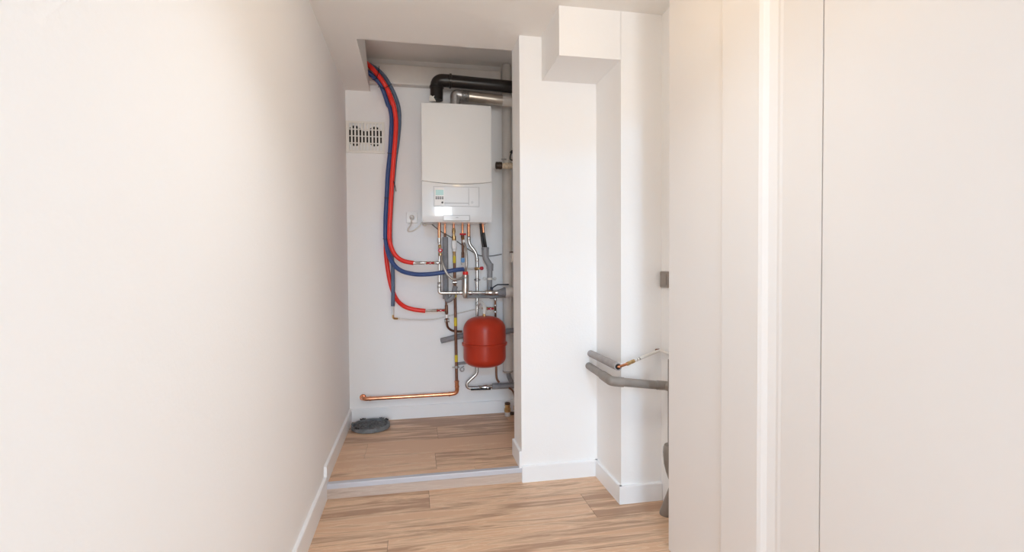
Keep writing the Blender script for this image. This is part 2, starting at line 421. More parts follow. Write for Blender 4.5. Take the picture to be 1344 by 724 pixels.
def outline(x0, y0, x1, y1, off, th, w):
    a, b = onf(x0, y1), onf(x1, y0)
    bm = wrap(a.x, b.x, a.z, a.z + w, off, th, 12)
    for args in ((a.x, b.x, b.z - w, b.z), (a.x, a.x + w, a.z, b.z), (b.x - w, b.x, a.z, b.z)):
        q = wrap(*args, off, th, 12); me = bpy.data.meshes.new('tmp'); q.to_mesh(me); q.free(); bm.from_mesh(me); bpy.data.meshes.remove(me)
    return bm
cp = plate(569.8, 246.2, 628.2, 270.2, .0042, .006, ENAMEL2, 'control_panel', boiler)
link('panel_seam', outline(569.2, 245.8, 628.8, 270.7, .0028, .004, .0016), LINE, cp)
plate(570.6, 247, 582.9, 269.4, .0058, .003, PLASTIC, 'display_bezel', cp)
plate(571.8, 249.2, 582, 256.2, .0068, .002, SCREEN, 'display', cp, .0008)
for r_ in range(2):
    for c_ in range(4):
        plate(571.6 + 2.75 * c_, 258 + 2.1 * r_, 573.7 + 2.75 * c_, 259.3 + 2.1 * r_, .0072, .002, BTN, 'button', cp, .0003, 2)
p = onf(580.6, 265.6, .006); link('knob', LA([(0, .0062), (.004, .006), (.0055, .004)], p, -Y_, 18), BTN, cp, smooth=True)
plate(583.1, 266.3, 615, 266.7, .0047, .002, LINE, 'groove', cp, 0)
plate(614.9, 247, 615.3, 269.4, .0047, .002, LINE, 'groove', cp, 0)
p = onf(619.8, 265.5, .004); link('badge', LA([(0, .009), (.0012, .0085)], p, -Y_, 18), mat('faint_grey_badge', (.62, .63, .64), .3), cp, smooth=True)
fl = plate(582.2, 283, 616, 289.0, .005, .008, ENAMEL2, 'service_flap', boiler)
plate(598, 285.1, 601.5, 285.8, .0056, .001, LINE, 'mark', fl, 0, 2)
link('flap_seam', outline(581.7, 282.5, 616.5, 289.4, .0038, .004, .0014), LINE, fl)
for xx in (573, 597.5):
    p = at(xx, 133, 3.40); link('flue_collar', LA([(-.03, .045), (.012, .045), (.014, .041), (.03, .041)], (p.x, 3.40, bz1), Z), PLASTIC, boiler, smooth=True)

# flues
flue = thing('flue_pipe', 'black plastic flue pipe with elbow rising from the boiler top', 'pipe', at(573, 130, 3.40))
YF1, rf = 3.40, px(8.3, 3.40)
a, b, c, d = at(573, 131.5, YF1), at(573, 105.2, YF1), at(591, 106.3, YF1), at(673, 114.2, YF1)
dirx = (d - c).normalized(); d2 = d + dirx * (.795 - d.x) / dirx.x
link('elbow', T(fillet([a + Z * .0, b, c], .085, 12), rf, seg=28), FLUEB, flue, smooth=True)
link('straight_pipe', T([c, d2], rf * .97, seg=28), FLUEB, flue, smooth=True)
link('collar', LA([(-.008, rf * 1.0), (-.006, rf * 1.14), (.006, rf * 1.14), (.008, rf)], c, dirx, 28), FLUEB, flue, smooth=True)
e = at(573, 114.5, YF1); link('collar', LA([(-.008, rf), (-.006, rf * 1.12), (.006, rf * 1.12), (.008, rf)], e, Z, 28), FLUEB, flue, smooth=True)
p = at(568, 129, 3.352)
bm = bmesh.new()
prism(bm, [(p.x - .022, p.z - .018), (p.x + .02, p.z - .018), (p.x + .006, p.z + .008), (p.x + .012, p.z + .018), (p.x - .004, p.z + .012), (p.x - .012, p.z + .02), (p.x - .024, p.z + .004)], 'y', 3.349, 3.354)
lab(link('peeling_tape', bm, TAPE, flue), 'torn white tape')
rm = px(7, 3.40)
a, b, c, d = at(597.5, 133, 3.40), at(597.5, 124.4, 3.40), at(606, 125.3, 3.40), at(673, 133, 3.40)
a = Vector((a.x, 3.40, bz1 + .012)); b.x = a.x
air = thing('air_duct', 'satin aluminium duct with ribbed elbow below the black flue', 'pipe', a)
dirx = (d - c).normalized(); d2 = d + dirx * (.795 - d.x) / dirx.x
link('elbow', T(fillet([a, Vector((a.x, 3.40, b.z + .004)), c], .05, 12), rm * .97, seg=26), ZINC, air, smooth=True)
link('ribbed_collar', LA([(x_ * .0045, rm * (1.12 if x_ % 2 else 1.0)) for x_ in range(12)], c - dirx * .002, dirx, 26), ZINC, air, smooth=True)
m_ = at(661, 132, 3.40)
link('straight_pipe', T([c, m_], rm, seg=26), FLUE, air, smooth=True)
link('end_sleeve', T([m_ - dirx * .01, d2], rm * 1.03, seg=26), PVCW, air, smooth=True)

# white drain pipes
za, zb = at(570, 87.2, 3.506).z, at(530, 110.6, 3.506).z
tag(link('boxed_duct', B(((XL + .002, 3.506, zb), (at(657.3, 100, 3.506).x, YB - .0005, za))), PVCW, bevel=.008), 'white boxed-in duct running high along the rear wall behind the flue', 'duct')
r_ = px(6.4, 3.52)
v0, v1 = at(664.8, 148, 3.52), at(666.6, 488, 3.52)
wp = thing('drain_downpipe', 'white vertical drain pipe standing beside the boiler', 'pipe', v1)
link('pipe', T([v1, v0, v0 + (v0 - v1).normalized() * (ZR - .004 - v0.z)], r_, seg=26), PVCW, wp, smooth=True)
link('socket', LA([(0, r_ * 1.0), (.002, r_ * 1.1), (.01, r_ * 1.1), (.012, r_)], v1 + Z * .0, Z, 26), ZINC, wp, smooth=True)

# ------------------------------------------------------------------ ventilation grille
vg = thing('vent_grille', 'ivory slotted ventilation grille beside the corner high on the rear wall', 'vent', at(479, 199.5, YB - .012))
g0, g1 = at(454.2, 199.6, YB - .012), at(504.6, 160.3, YB - .012)
gw, gh = g1.x - g0.x, g1.z - g0.z
cols = [(160 + 54.6 * i, 187 + 54.6 * i) for i in range(10)]
rows_ = [(148, 236), (250, 339), (352, 445), (460, 560)]
fx = lambda v: g0.x + (v - 108) / (725 - 108) * gw
fz = lambda v: g1.z - (v - 118) / (600 - 118) * gh
bm = bmesh.new()
yA, yB = YB - .012, YB - .007
xs = [g0.x] + [fx(v) for c in cols for v in c] + [g1.x]
for i in range(0, len(xs), 2): box(bm, (xs[i], yA, g0.z), (xs[i + 1], yB, g1.z))
zs_ = [g1.z] + [fz(v) for r in rows_ for v in r] + [g0.z]
for i in range(1, len(xs) - 1, 2):
    for k in range(0, len(zs_), 2): box(bm, (xs[i], yA, zs_[k + 1]), (xs[i + 1], yB, zs_[k]))
link('slotted_plate', bm, IVORY, vg)
fr = B(((g0.x, yB, g0.z), (g0.x + .008, YB + .001, g1.z)), ((g1.x - .008, yB, g0.z), (g1.x, YB + .001, g1.z)), ((g0.x, yB, g0.z), (g1.x, YB + .001, g0.z + .008)), ((g0.x, yB, g1.z - .008), (g1.x, YB + .001, g1.z)))
link('rim', fr, IVORY, vg)
bm = bmesh.new()
def disc(bm, cx, cz, ax, az, y, y2, n=28):
    prism(bm, [(cx + ax * math.cos(2 * PI * k / n), cz + az * math.sin(2 * PI * k / n)) for k in range(n)], 'y', y, y2)
kx, kz = gw / 617, gh / 482
disc(bm, fx(250), fz(340), 125 * kx, 158 * kz, YB - .0025, YB)
disc(bm, fx(570), fz(340), 130 * kx, 152 * kz, YB - .0025, YB)
box(bm, (fx(150), YB - .0024, fz(436)), (fx(690), YB - .0004, fz(262)))
lab(link('duct_opening', bm, DARK, vg), 'dark duct opening behind the slots')

# ------------------------------------------------------------------ hoses
YH1 = 3.49
def sleeve(name, label, P, r, m, ends=(), loc=None):
    S = resample(spline(P, 10), .0045)
    t = thing(name, label, 'hose', P[-1] if loc is None else loc, 'sleeved hoses bundled on the wall')
    link('sleeve', T(S, r, seg=14, ribs=.955), m, t, smooth=True)
    return t
def quick(pp, Y): return [at(a[0], a[1], a[2] if len(a) > 2 else Y) for a in pp]
rb, rs = px(2.75, 3.49), px(2.9, 3.45)
# blue supply to the side branch
blueA = sleeve('pipe_hose', 'blue hose curving under the boiler to the branch with the red knob',
    quick([(472, 87, 3.455), (483, 94.6, 3.455), (491, 101.5, 3.455), (498, 109, 3.458), (503.5, 120, 3.474), (509, 136.7, 3.5), (511.9, 142, 3.5), (514, 156, 3.5), (513.4, 173, 3.5), (511.9, 199.7, 3.5), (509, 228.4, 3.5), (507.6, 257, 3.5), (506.2, 283, 3.5), (505.9, 298, 3.493), (506.1, 313.5, 3.49), (509, 330, 3.474), (515.2, 344.6, 3.445), (525.6, 354.6, 3.43), (542, 359.3, 3.41), (558.7, 359.9, 3.395), (577.4, 358, 3.39), (596, 354.5, 3.392), (608.6, 353.1, 3.405)], 3.5), px(2.9, 3.45), BLUE)
redA = sleeve('pipe_hose', 'upper red hose in the wall bundle, bending to the higher red valve',
    quick([(470, 74, 3.44), (481.9, 83.5, 3.44), (489.7, 91, 3.435), (498, 100.8, 3.435), (505, 111, 3.44), (510.5, 121.5, 3.46), (515.3, 134, 3.457), (517.6, 142, 3.462), (519.6, 157.7, 3.467), (519.2, 177.6, 3.467), (517.4, 199.7, 3.467), (515.2, 228.4, 3.467), (513.4, 257, 3.467), (512.2, 280, 3.467), (511.4, 298, 3.467), (511.3, 313.5, 3.462), (514.2, 326, 3.457), (520.4, 336.3, 3.46), (529.7, 342.3, 3.45), (542.8, 345, 3.44)], 3.5), px(2.95, 3.45), RED)
blueB = sleeve('pipe_hose', 'grey-blue hose hanging straight down to the small brass elbow',
    quick([(472, 77, 3.488), (485.6, 85, 3.482), (495.3, 91, 3.482), (505, 100.8, 3.482), (511.8, 111.8, 3.484), (517.4, 123, 3.495), (521.5, 134, 3.51), (523.4, 142, 3.52), (524.3, 153.3, 3.53), (523.8, 168.7, 3.535), (521.8, 188.6, 3.54), (519.2, 206, 3.54), (516, 240, 3.54), (513.8, 270, 3.54), (512.4, 300, 3.535), (513, 325, 3.524), (515.2, 345, 3.515), (515.9, 373.6, 3.513), (515.6, 401.5, 3.513)], 3.5), px(2.5, 3.5), BLUEG)
redB = sleeve('pipe_hose', 'lower red hose behind the blue one, ending at the valve by the gas pipe',
    quick([(472, 87, 3.489), (483, 94.6, 3.489), (491, 101.5, 3.489), (498, 109.5, 3.49), (505, 120, 3.51), (511, 136.7, 3.535), (515.6, 156, 3.545), (515.4, 173, 3.548), (513.6, 199.7, 3.548), (510.6, 228.4, 3.548), (509, 257, 3.548), (507.6, 285, 3.548), (506.6, 312, 3.548), (506.6, 332, 3.548), (509, 353, 3.549), (513, 373.6, 3.549), (519.5, 391, 3.545), (529.7, 401.3, 3.50), (542, 405.7, 3.49), (558.3, 407.8, 3.485)], 3.5), px(2.9, 3.5), RED)
# small ends of the hoses
e0 = at(515.6, 401, 3.513)
link('inner_tube', T([e0 + Z * .005, at(515.6, 413, 3.513)], px(1.6, 3.5)), SLEEVE, blueB, smooth=True)
# cable ties
def tie(pixels, label, r=.0022, tail=None):
    P = quick(pixels, 3.45)
    bm = T(spline(P, 6), r, seg=6)
    if tail: tube(bm, quick(tail, 3.45), r * 1.1, seg=6)
    o = link('cable_tie', bm, BLACK, None, smooth=True)
    return tag(o, label, 'cable tie', 'black cable ties on the hose bundle')
tie([(489, 104.5, 3.452), (491.8, 104.3, 3.444), (494.8, 100, 3.406), (496, 97.5, 3.404), (497.5, 92.5, 3.45)], 'topmost black cable tie on the hose bundle, its tail sticking up', tail=[(496.4, 95.2, 3.43), (497.3, 90.5, 3.44), (497.4, 86.8, 3.44)])
tie([(500.5, 115.2, 3.46), (503.8, 116, 3.436), (508.5, 113.6, 3.413), (511.2, 112, 3.43), (513.8, 109.8, 3.456)], 'black cable tie around the bundle where it bends down from the ceiling', tail=[(502, 116, 3.446), (497, 111.5, 3.44), (496.6, 114.5, 3.44)])
tie([(508.5, 200.4, 3.495), (510.5, 201.2, 3.472), (514.8, 201.6, 3.472), (518, 201.5, 3.457), (521.5, 200.8, 3.48)], 'black cable tie on the hoses at grille height beside the boiler', tail=None)
tie([(504.6, 259.2, 3.495), (506.5, 259.8, 3.471), (511, 260, 3.47), (513.5, 259.9, 3.457), (516.4, 259.4, 3.48)], 'black cable tie on the hoses level with the control panel', tail=[(516, 236, 3.462), (518.5, 244, 3.44), (519.8, 251, 3.44)])
tie([(502.8, 313, 3.475), (505.5, 313.9, 3.452), (509, 314.1, 3.458), (511.5, 314, 3.448), (514.4, 313, 3.475)], 'lowest black cable tie, where the red hose splits from the blue', tail=None)

# ------------------------------------------------------------------ pipes under the boiler
def valve(parent, a, b, r, handle='bar', body=BRASS, hd=None, hm=REDV, ha=None):
    a, b = Vector(a), Vector(b)
    v = link('valve', seglathe(a, b, [(0, r * .8), (.08, r), (.24, r), (.26, r * .75), (.36, r * .8), (.5, r * 1.05), (.64, r * .8), (.74, r * .75), (.76, r), (.92, r), (1, r * .8)], 16), body, parent, smooth=True)
    m = (a + b) / 2; ax = (b - a).normalized()
    L = (b - a).length
    if handle == 'bar':
        bm = bmesh.new(); h = L * .42
        q = m - Y_ * r * 1.5
        tube(bm, [q - ax * h, q - ax * h * .35], [r * .5, r * .62], 8)
        tube(bm, [q + ax * h, q + ax * h * .35], [r * .5, r * .62], 8)
        lathe(bm, [(0, r * .8), (r * .5, r * .85), (r * .6, r * .5)], q + Y_ * r * .3, -Y_, 16)
        hnd = link('handle', bm, hm, v, smooth=True)
        link('screw', LA([(0, r * .36), (r * .35, r * .34)], q - Y_ * r * .25, -Y_, 12), PLASTIC, v, smooth=True)
    elif handle == 'knob':
        q = m - Y_ * r * .9
        link('handle', LA([(0, r * .55), (r * .4, r * .55), (r * .45, r * 1.35), (r * 1.3, r * 1.3), (r * 1.4, r * .9)], q, -Y_, 10), hm, v, smooth=True)
        link('screw', LA([(0, r * .5), (r * .3, r * .45)], q - Y_ * r * 1.38, -Y_, 12), PLASTIC, v, smooth=True)
    return v
top = 288.5
# 1: flow pipe with steel riser and header
Y1 = 3.43
R1 = px(2.0, Y1)
fp = thing('flow_pipe', 'copper and galvanised pipe dropping to the horizontal header with a stainless cylinder', 'pipe', at(576, 384, Y1))
link('copper_tail', T([at(576.4, top - 2, Y1 + .0), at(576.4, 314, Y1)], R1, seg=16), COPPER, fp, smooth=True)
link('coupling', seglathe(at(576.4, 312, Y1), at(576.6, 319.5, Y1), [(0, R1 * 1.15), (.3, R1 * 1.3), (.7, R1 * 1.2), (1, R1 * 1.0)]), STEEL, fp, smooth=True)
hdr = [at(576.6, 316, Y1), at(576.5, 384.2, Y1), at(637, 384.0, Y1)]
rH = px(2.35, Y1)
link('riser', T([hdr[0], at(576.5, 379, Y1)], px(1.7, Y1), seg=16), STEEL, fp, smooth=True)
link('elbow', T(fillet([at(576.5, 373, Y1), hdr[1], at(583, 384.2, Y1)], .03), rH * 1.0, seg=16), STEEL, fp, smooth=True)
link('header', T([at(580, 384.2, Y1), at(638, 384.0, Y1)], rH * .92, seg=16), STEEL, fp, smooth=True)
for y0 in (371.5, 376.5):
    link('press_ring', seglathe(at(576.5, y0 - 1.6, Y1), at(576.5, y0 + 1.6, Y1), [(0, rH * .8), (.3, rH * 1.12), (.7, rH * 1.12), (1, rH * .8)]), ZINC, fp, smooth=True)
for x0, w in ((604.6, 2.2), (617.5, 2.4), (600.5, 1.2)):
    link('press_ring', seglathe(at(x0 - w, 384.1, Y1), at(x0 + w, 384.1, Y1), [(0, rH), (.15, rH * 1.28), (.85, rH * 1.28), (1, rH)]), STEEL, fp, smooth=True)
va = valve(fp, at(577, 321, Y1), at(578.4, 336, Y1 - .012), px(2.2, Y1), 'knob', BRASS)
# side branch towards the upper red hose
link('branch', T([at(557, 344.9, Y1 + .01), at(576.5, 344.8, Y1)], px(1.6, Y1), seg=14), STEEL, fp, smooth=True)
link('tee', seglathe(at(571, 344.8, Y1), at(579, 344.8, Y1), [(0, px(1.7, Y1)), (.1, px(2.2, Y1)), (.9, px(2.2, Y1)), (1, px(1.7, Y1))]), STEEL, fp, smooth=True)
valve(fp, at(558.5, 344.9, Y1 + .008), at(570.5, 344.8, Y1), px(2.0, Y1), 'bar')
link('hose_fitting', seglathe(at(541, 345, Y1 + .01), at(559, 344.9, Y1 + .01), [(0, px(1.9, Y1)), (.5, px(1.9, Y1)), (.52, px(2.1, Y1)), (.7, px(2.1, Y1)), (.72, px(1.5, Y1)), (1, px(1.5, Y1))]), STEELB, fp, smooth=True)
# stainless cylinder
cyl = link('cylinder', seglathe(at(611, 360, Y1), at(610.6, 391, Y1), [(0, px(3.4, Y1)), (.03, px(4.3, Y1)), (.12, px(4.4, Y1)), (.14, px(4.1, Y1)), (.17, px(4.5, Y1)), (.75, px(4.5, Y1)), (.85, px(4.0, Y1)), (.93, px(3.0, Y1)), (1, px(2.2, Y1))], 24), STEELB, fp, smooth=True)
lab(link('red_cap', seglathe(at(610.8, 355.8, Y1), at(611, 360.4, Y1), [(0, px(2.9, Y1)), (.15, px(3.7, Y1)), (1, px(3.7, Y1))], 24), mat('bright_red_cap', (.78, .02, .015), .35), cyl, smooth=True), 'bright red cap')
# main ball valve with lever
bv = link('ball_valve', seglathe(at(636.5, 384.0, Y1), at(654, 384.0, Y1), [(0, rH * 1.1), (.02, rH * 1.5), (.18, rH * 1.5), (.2, rH * 1.3), (.4, rH * 1.75), (.62, rH * 1.75), (.7, rH * 1.4), (.78, rH * 1.5), (1, rH * 1.5)], 20), STEELB, fp, smooth=True)
P = [at(646, 381, Y1 - .01), at(646.3, 377.5, Y1 - .012), at(652.7, 373.4, Y1 - .014), at(667.8, 373.2, Y1 - .014)]
bm = T(fillet(P, .01, 4), .0045, seg=8)
lathe(bm, [(0, .008), (.012, .009), (.018, .006)], at(645, 380, Y1 - .004), Z, 12)
link('lever', bm, mat('dark_blue_lever', (.015, .02, .04), .35), bv, smooth=True)
link('rubber_reducer', seglathe(at(653, 384.2, Y1), at(663.5, 383.0, Y1), [(0, px(4, Y1)), (.15, px(4.3, Y1)), (.75, px(6, Y1)), (.8, px(6.6, Y1)), (1, px(6.6, Y1))], 22), GREYF, fp, smooth=True)
link('white_collar', seglathe(at(662.5, 383.0, Y1), at(690, 382.2, Y1), [(0, px(5.5, Y1)), (.03, px(6.9, Y1)), (.25, px(7.1, Y1)), (.27, px(6.4, Y1)), (1, px(6.4, Y1))], 26), PVCW, fp, smooth=True)
p1_ = at(688, 382.2, Y1); link('end_pipe', T([p1_, (.795, Y1, p1_.z)], px(6.0, Y1), seg=24), PVCW, fp, smooth=True)
# braided hoses
bh = thing('braided_hose', 'braided steel hose drooping in a loop from the knob valve to the cylinder', 'hose', at(590, 366, 3.38), 'braided steel hoses')
link('braid', T(resample(spline(quick([(578.5, 335.5, 3.418), (579.8, 341.3, 3.385), (582.8, 351.3, 3.36), (588, 360.5, 3.358), (594.7, 366.0, 3.362), (601.3, 366.2, 3.375), (607.3, 364.2, 3.405)], 3.37), 10), .003), px(1.75, 3.4), seg=10, ribs=.93), BRAID, bh, smooth=True)
link('ferrule', seglathe(at(604, 365.6, 3.388), at(607, 364.3, 3.403), [(0, px(1.4, 3.4)), (.2, px(1.9, 3.4)), (1, px(1.9, 3.4))], 14), STEEL, bh, smooth=True)
bh2 = thing('braided_hose', 'braided steel hose dropping from the red-handled tap to the bright red cap', 'hose', at(611, 355.5, 3.40), 'braided steel hoses')
link('braid', T(resample(spline(quick([(608.9, 318, 3.43), (611.3, 325, 3.395), (612.3, 334.7, 3.375), (612.5, 346.3, 3.37), (611.9, 351.5, 3.376), (610.9, 354.6, 3.405), (610.8, 356.5, Y1)], 3.38), 10), .003), px(1.75, 3.4), seg=10, ribs=.93), BRAID, bh2, smooth=True)
link('ferrule', seglathe(at(608.4, 314.5, 3.44), at(609, 319, 3.425), [(0, px(1.7, 3.4)), (.5, px(1.9, 3.4)), (1, px(1.5, 3.4))], 14), PLASTIC, bh2, smooth=True)
# 2: insulated return
Y2 = 3.50
rp = thing('insulated_return_pipe', 'copper pipe in a long grey foam sleeve with a red bar valve at its foot', 'pipe', at(585, 420, Y2))
link('copper_tail', T([at(583.8, top - 2, Y2), at(584, 312, Y2)], px(1.5, Y2), seg=14), COPPER, rp, smooth=True)
link('press_ring', seglathe(at(584, 306, Y2), at(584, 311.5, Y2), [(0, px(1.5, Y2)), (.2, px(1.9, Y2)), (.8, px(1.9, Y2)), (1, px(1.5, Y2))]), COPPERD, rp, smooth=True)
link('foam_sleeve', T([at(584.4, 311, Y2), at(585, 392, Y2)], px(3.8, Y2), seg=20), GREYF, rp, smooth=True)
link('foam_bend', T(fillet(quick([(585.6, 380, 3.475), (586.5, 395, 3.472), (593.5, 391.5, 3.468), (597.8, 375.4, 3.458)], 3.47), .05, 9), px(3.2, 3.47), seg=18), GREYF, rp, smooth=True)
link('copper_stub', T([at(585.3, 391, Y2), at(586.2, 413.5, Y2)], px(1.45, Y2), seg=14), COPPERD, rp, smooth=True)
te = link('tee', seglathe(at(585.9, 400, Y2), at(586.2, 412, Y2), [(0, px(1.5, Y2)), (.06, px(2.1, Y2)), (.9, px(2.1, Y2)), (1, px(1.5, Y2))]), COPPERD, rp, smooth=True)
valve(rp, at(572, 407.2, Y2), at(584.5, 406.8, Y2), px(2.0, Y2), 'bar')
link('hose_fitting', seglathe(at(557.5, 407.9, 3.485), at(573, 407.2, Y2), [(0, px(1.5, Y2)), (.55, px(1.5, Y2)), (.57, px(1.9, Y2)), (.98, px(1.9, Y2)), (1, px(1.4, Y2))]), STEELB, rp, smooth=True)
link('collar', seglathe(at(586.2, 412.5, Y2), at(586.3, 417, Y2), [(0, px(1.7, Y2)), (.2, px(2.0, Y2)), (1, px(2.0, Y2))]), PLASTIC, rp, smooth=True)
link('clamp_nut', seglathe(at(583, 420.6, Y2 + .01), at(589.8, 420.2, Y2 + .01), [(0, px(1.6, Y2)), (.1, px(2.4, Y2)), (.4, px(2.4, Y2)), (.45, px(1.7, Y2)), (.6, px(2.5, Y2)), (1, px(2.3, Y2))], 12), ZINC, rp, smooth=True)
link('copper_bend', T(spline(quick([(586.3, 416, Y2), (586.5, 424.2, 3.51), (588.2, 429.6, 3.53), (592.8, 433.2, 3.541), (598.9, 434.6, 3.543), (606.2, 434.8, 3.52)], 3.5), 8), px(1.5, Y2), seg=12), COPPERD, rp, smooth=True)
# 3: gas line
Y3 = 3.505
gp = thing('gas_pipe', 'brown gas pipe with yellow bands and a bright copper run above the baseboard', 'pipe', at(596, 500, Y3))
gx = lambda y: 596.2 + (y - 330) / 178 * 3.3
link('copper_tail', T([at(595.4, top - 2, Y3), at(595.6, 303, Y3)], px(1.6, Y3), seg=14), COPPER, gp, smooth=True)
link('union', seglathe(at(595.5, 299, Y3), at(596, 316, Y3), [(0, px(1.6, Y3)), (.2, px(2.3, Y3)), (.38, px(2.3, Y3)), (.4, px(1.7, Y3)), (.6, px(1.8, Y3)), (.62, px(2.7, Y3)), (.95, px(2.9, Y3)), (1, px(2.4, Y3))], 12), BRASS, gp, smooth=True)
link('gas_valve', seglathe(at(596, 315, Y3), at(596.2, 330, Y3), [(0, px(2.6, Y3)), (.05, px(3.7, Y3)), (.72, px(3.9, Y3)), (.78, px(2.8, Y3)), (1, px(2.3, Y3))], 10), PLASTIC, gp, smooth=True)
link('union', seglathe(at(596.2, 328.5, Y3), at(596.3, 336, Y3), [(0, px(2.2, Y3)), (.4, px(2.3, Y3)), (.45, px(2.0, Y3)), (1, px(2.1, Y3))], 12), BRASS, gp, smooth=True)
link('pipe', T([at(gx(333), 333, Y3), at(gx(499.5), 499.5, Y3)], px(1.95, Y3), seg=16), COPPERD, gp, smooth=True)
for a, b in ((336, 345), (379, 389.5), (416.5, 427.5), (465.5, 474.5)):
    link('yellow_band', T([at(gx(a), a, Y3), at(gx(b), b, Y3)], px(2.1, Y3), seg=16), YEL, gp, smooth=True)
link('clamp_nut', seglathe(at(593.3, 370.4, Y3), at(600.3, 370.2, Y3), [(0, px(1.5, Y3)), (.1, px(2.3, Y3)), (.9, px(2.3, Y3)), (1, px(1.5, Y3))], 12), STEEL, gp, smooth=True)
link('pipe_clamp', seglathe(at(599.1, 479.6, Y3), at(599.2, 483, Y3), [(0, px(2.2, Y3)), (.1, px(2.7, Y3)), (.9, px(2.7, Y3)), (1, px(2.2, Y3))], 16), ZINC, gp, smooth=True)
link('pipe_clamp', T([at(593.6, 482, 3.535), at(603, 481.8, 3.535)], px(1.0, Y3), seg=10), ZINC, gp, smooth=True)
rc = px(2.5, 3.52)
link('copper_elbow', T(fillet(quick([(599.5, 499, Y3), (600.1, 515.6, 3.515), (589, 517, 3.52)], 3.52), .06, 10), rc * 1.08, seg=16), COPPER, gp, smooth=True)
link('copper_run', T(quick([(590, 516.9, 3.52), (484, 523, 3.525)], 3.52), rc, seg=16), COPPER, gp, smooth=True)
link('copper_elbow', T(fillet(quick([(488, 522.8, 3.525), (478.3, 523.3, 3.525), (476.3, 521.6, 3.56)], 3.52), .03, 8), rc * 1.08, seg=16), COPPER, gp, smooth=True)
for a in ((599.6, 500.3, Y3), (599.9, 507, 3.51)):
    link('press_ring', seglathe(at(a[0], a[1] - 1, a[2]), at(a[0], a[1] + 1, a[2]), [(0, rc), (.2, rc * 1.25), (.8, rc * 1.25), (1, rc)]), COPPER, gp, smooth=True)
link('press_ring', seglathe(at(591, 516.8, 3.52), at(588.6, 516.95, 3.52), [(0, rc), (.2, rc * 1.25), (.8, rc * 1.25), (1, rc)]), COPPER, gp, smooth=True)
link('press_ring', seglathe(at(487, 522.85, 3.525), at(484.6, 523, 3.525), [(0, rc), (.2, rc * 1.2), (.8, rc * 1.2), (1, rc)]), COPPER, gp, smooth=True)
p = at(476.3, 521.4, 3.558); link('wall_flange', LA([(0, px(3.5, 3.5)), (.004, px(4.2, 3.5)), (.007, px(4.2, 3.5))], p, Y_, 20), COPPER, gp, smooth=True)
# 4: filling tap
Y4 = 3.46
tp4 = thing('filling_tap', 'short copper tap with red handle and a pale blue cap at its foot', 'tap', at(607.5, 343, Y4))
link('copper_tail', T([at(607, top - 2, Y4), at(607.2, 308, Y4)], px(1.5, Y4), seg=14), COPPER, tp4, smooth=True)
bm = T(quick([(604, 307.2, Y4 - .022), (611, 307.2, Y4 - .022)], 3.4), px(.9, Y4), seg=8)
for q in (604.6, 610.5): lathe(bm, [(-.006, px(1.2, Y4)), (.006, px(1.2, Y4))], at(q, 307.2, Y4 - .022), Z, 8)
lathe(bm, [(0, px(1.4, Y4)), (.006, px(1.2, Y4))], at(607.4, 307.2, Y4 - .018), -Y_, 12)
link('handle', bm, REDV, tp4, smooth=True)
link('body', seglathe(at(607.2, 306, Y4), at(607.5, 338.5, Y4), [(0, px(1.6, Y4)), (.05, px(2.3, Y4)), (.2, px(2.3, Y4)), (.22, px(1.7, Y4)), (.75, px(1.6, Y4)), (.78, px(2.1, Y4)), (1, px(2.1, Y4))], 14), COPPERD, tp4, smooth=True)
link('outlet', T(quick([(607.3, 310.5, Y4), (608.3, 314, 3.44), (608.5, 316, 3.436)], 3.4), px(1.7, Y4), seg=12), BRASS, tp4, smooth=True)
lab(link('blue_cap', seglathe(at(607.5, 338, Y4), at(607.6, 344.4, Y4), [(0, px(1.8, Y4)), (.12, px(2.6, Y4)), (.8, px(2.6, Y4)), (1, px(1.9, Y4))], 16), BLUEC, tp4, smooth=True), 'pale blue cap')
link('screw', seglathe(at(605.8, 345.5, Y4 + .02), at(605.8, 347.5, Y4 + .02), [(0, px(1, Y4)), (1, px(1, Y4))], 10), ZINC, tp4, smooth=True)
# 5: cranked galvanised riser
Y5 = 3.505
r5 = px(2.15, Y5)
cr = thing('heating_riser', 'galvanised pipe cranked sideways below the boiler and running behind the red vessel', 'pipe', at(626, 508, Y5))
link('copper_tail', T([at(615.3, top - 2, Y5), at(615.3, 313, Y5)], px(2.05, Y5), seg=16), COPPER, cr, smooth=True)
link('pipe', T(fillet(quick([(615.3, 310), (615.6, 319.5), (626.2, 332.8), (626.2, 440), (625.9, 484)], Y5), .05, 8), r5, seg=16), STEEL, cr, smooth=True)
link('coupling', seglathe(at(615.3, 310, Y5), at(615.4, 315.5, Y5), [(0, r5), (.2, r5 * 1.2), (.8, r5 * 1.2), (1, r5)]), STEEL, cr, smooth=True)
for yy in (341, 398.5):
    link('press_ring', seglathe(at(626.2, yy - 2.5, Y5), at(626.2, yy + 2.5, Y5), [(0, r5), (.2, r5 * 1.2), (.8, r5 * 1.2), (1, r5)]), STEEL, cr, smooth=True)
cl = link('pipe_clamp', seglathe(at(626.2, 365.2, Y5), at(626.2, 368.8, Y5), [(0, r5), (.1, r5 * 1.3), (.9, r5 * 1.3), (1, r5)]), ZINC, cr, smooth=True)
bm = T([at(622.2, 367, Y5 + .004), at(630.4, 367, Y5 + .004)], .0045, seg=8); tube(bm, [at(626.2, 367, Y5), at(626.2, 367, YB - .002)], .004, 8)
link('bolt', bm, ZINC, cl, smooth=True)
link('branch', T([at(608.2, 353.1, 3.405), at(614, 352.8, 3.445), at(626, 352.7, Y5)], px(1.35, Y5), seg=12), SLEEVE, cr, smooth=True)
v5 = link('valve', seglathe(at(622.5, 352.7, 3.49), at(630.5, 352.2, 3.47), [(0, px(1.5, Y5)), (.1, px(2.0, Y5)), (.6, px(2.2, Y5)), (.7, px(1.4, Y5)), (1, px(1.2, Y5))], 14), BRASS, cr, smooth=True)
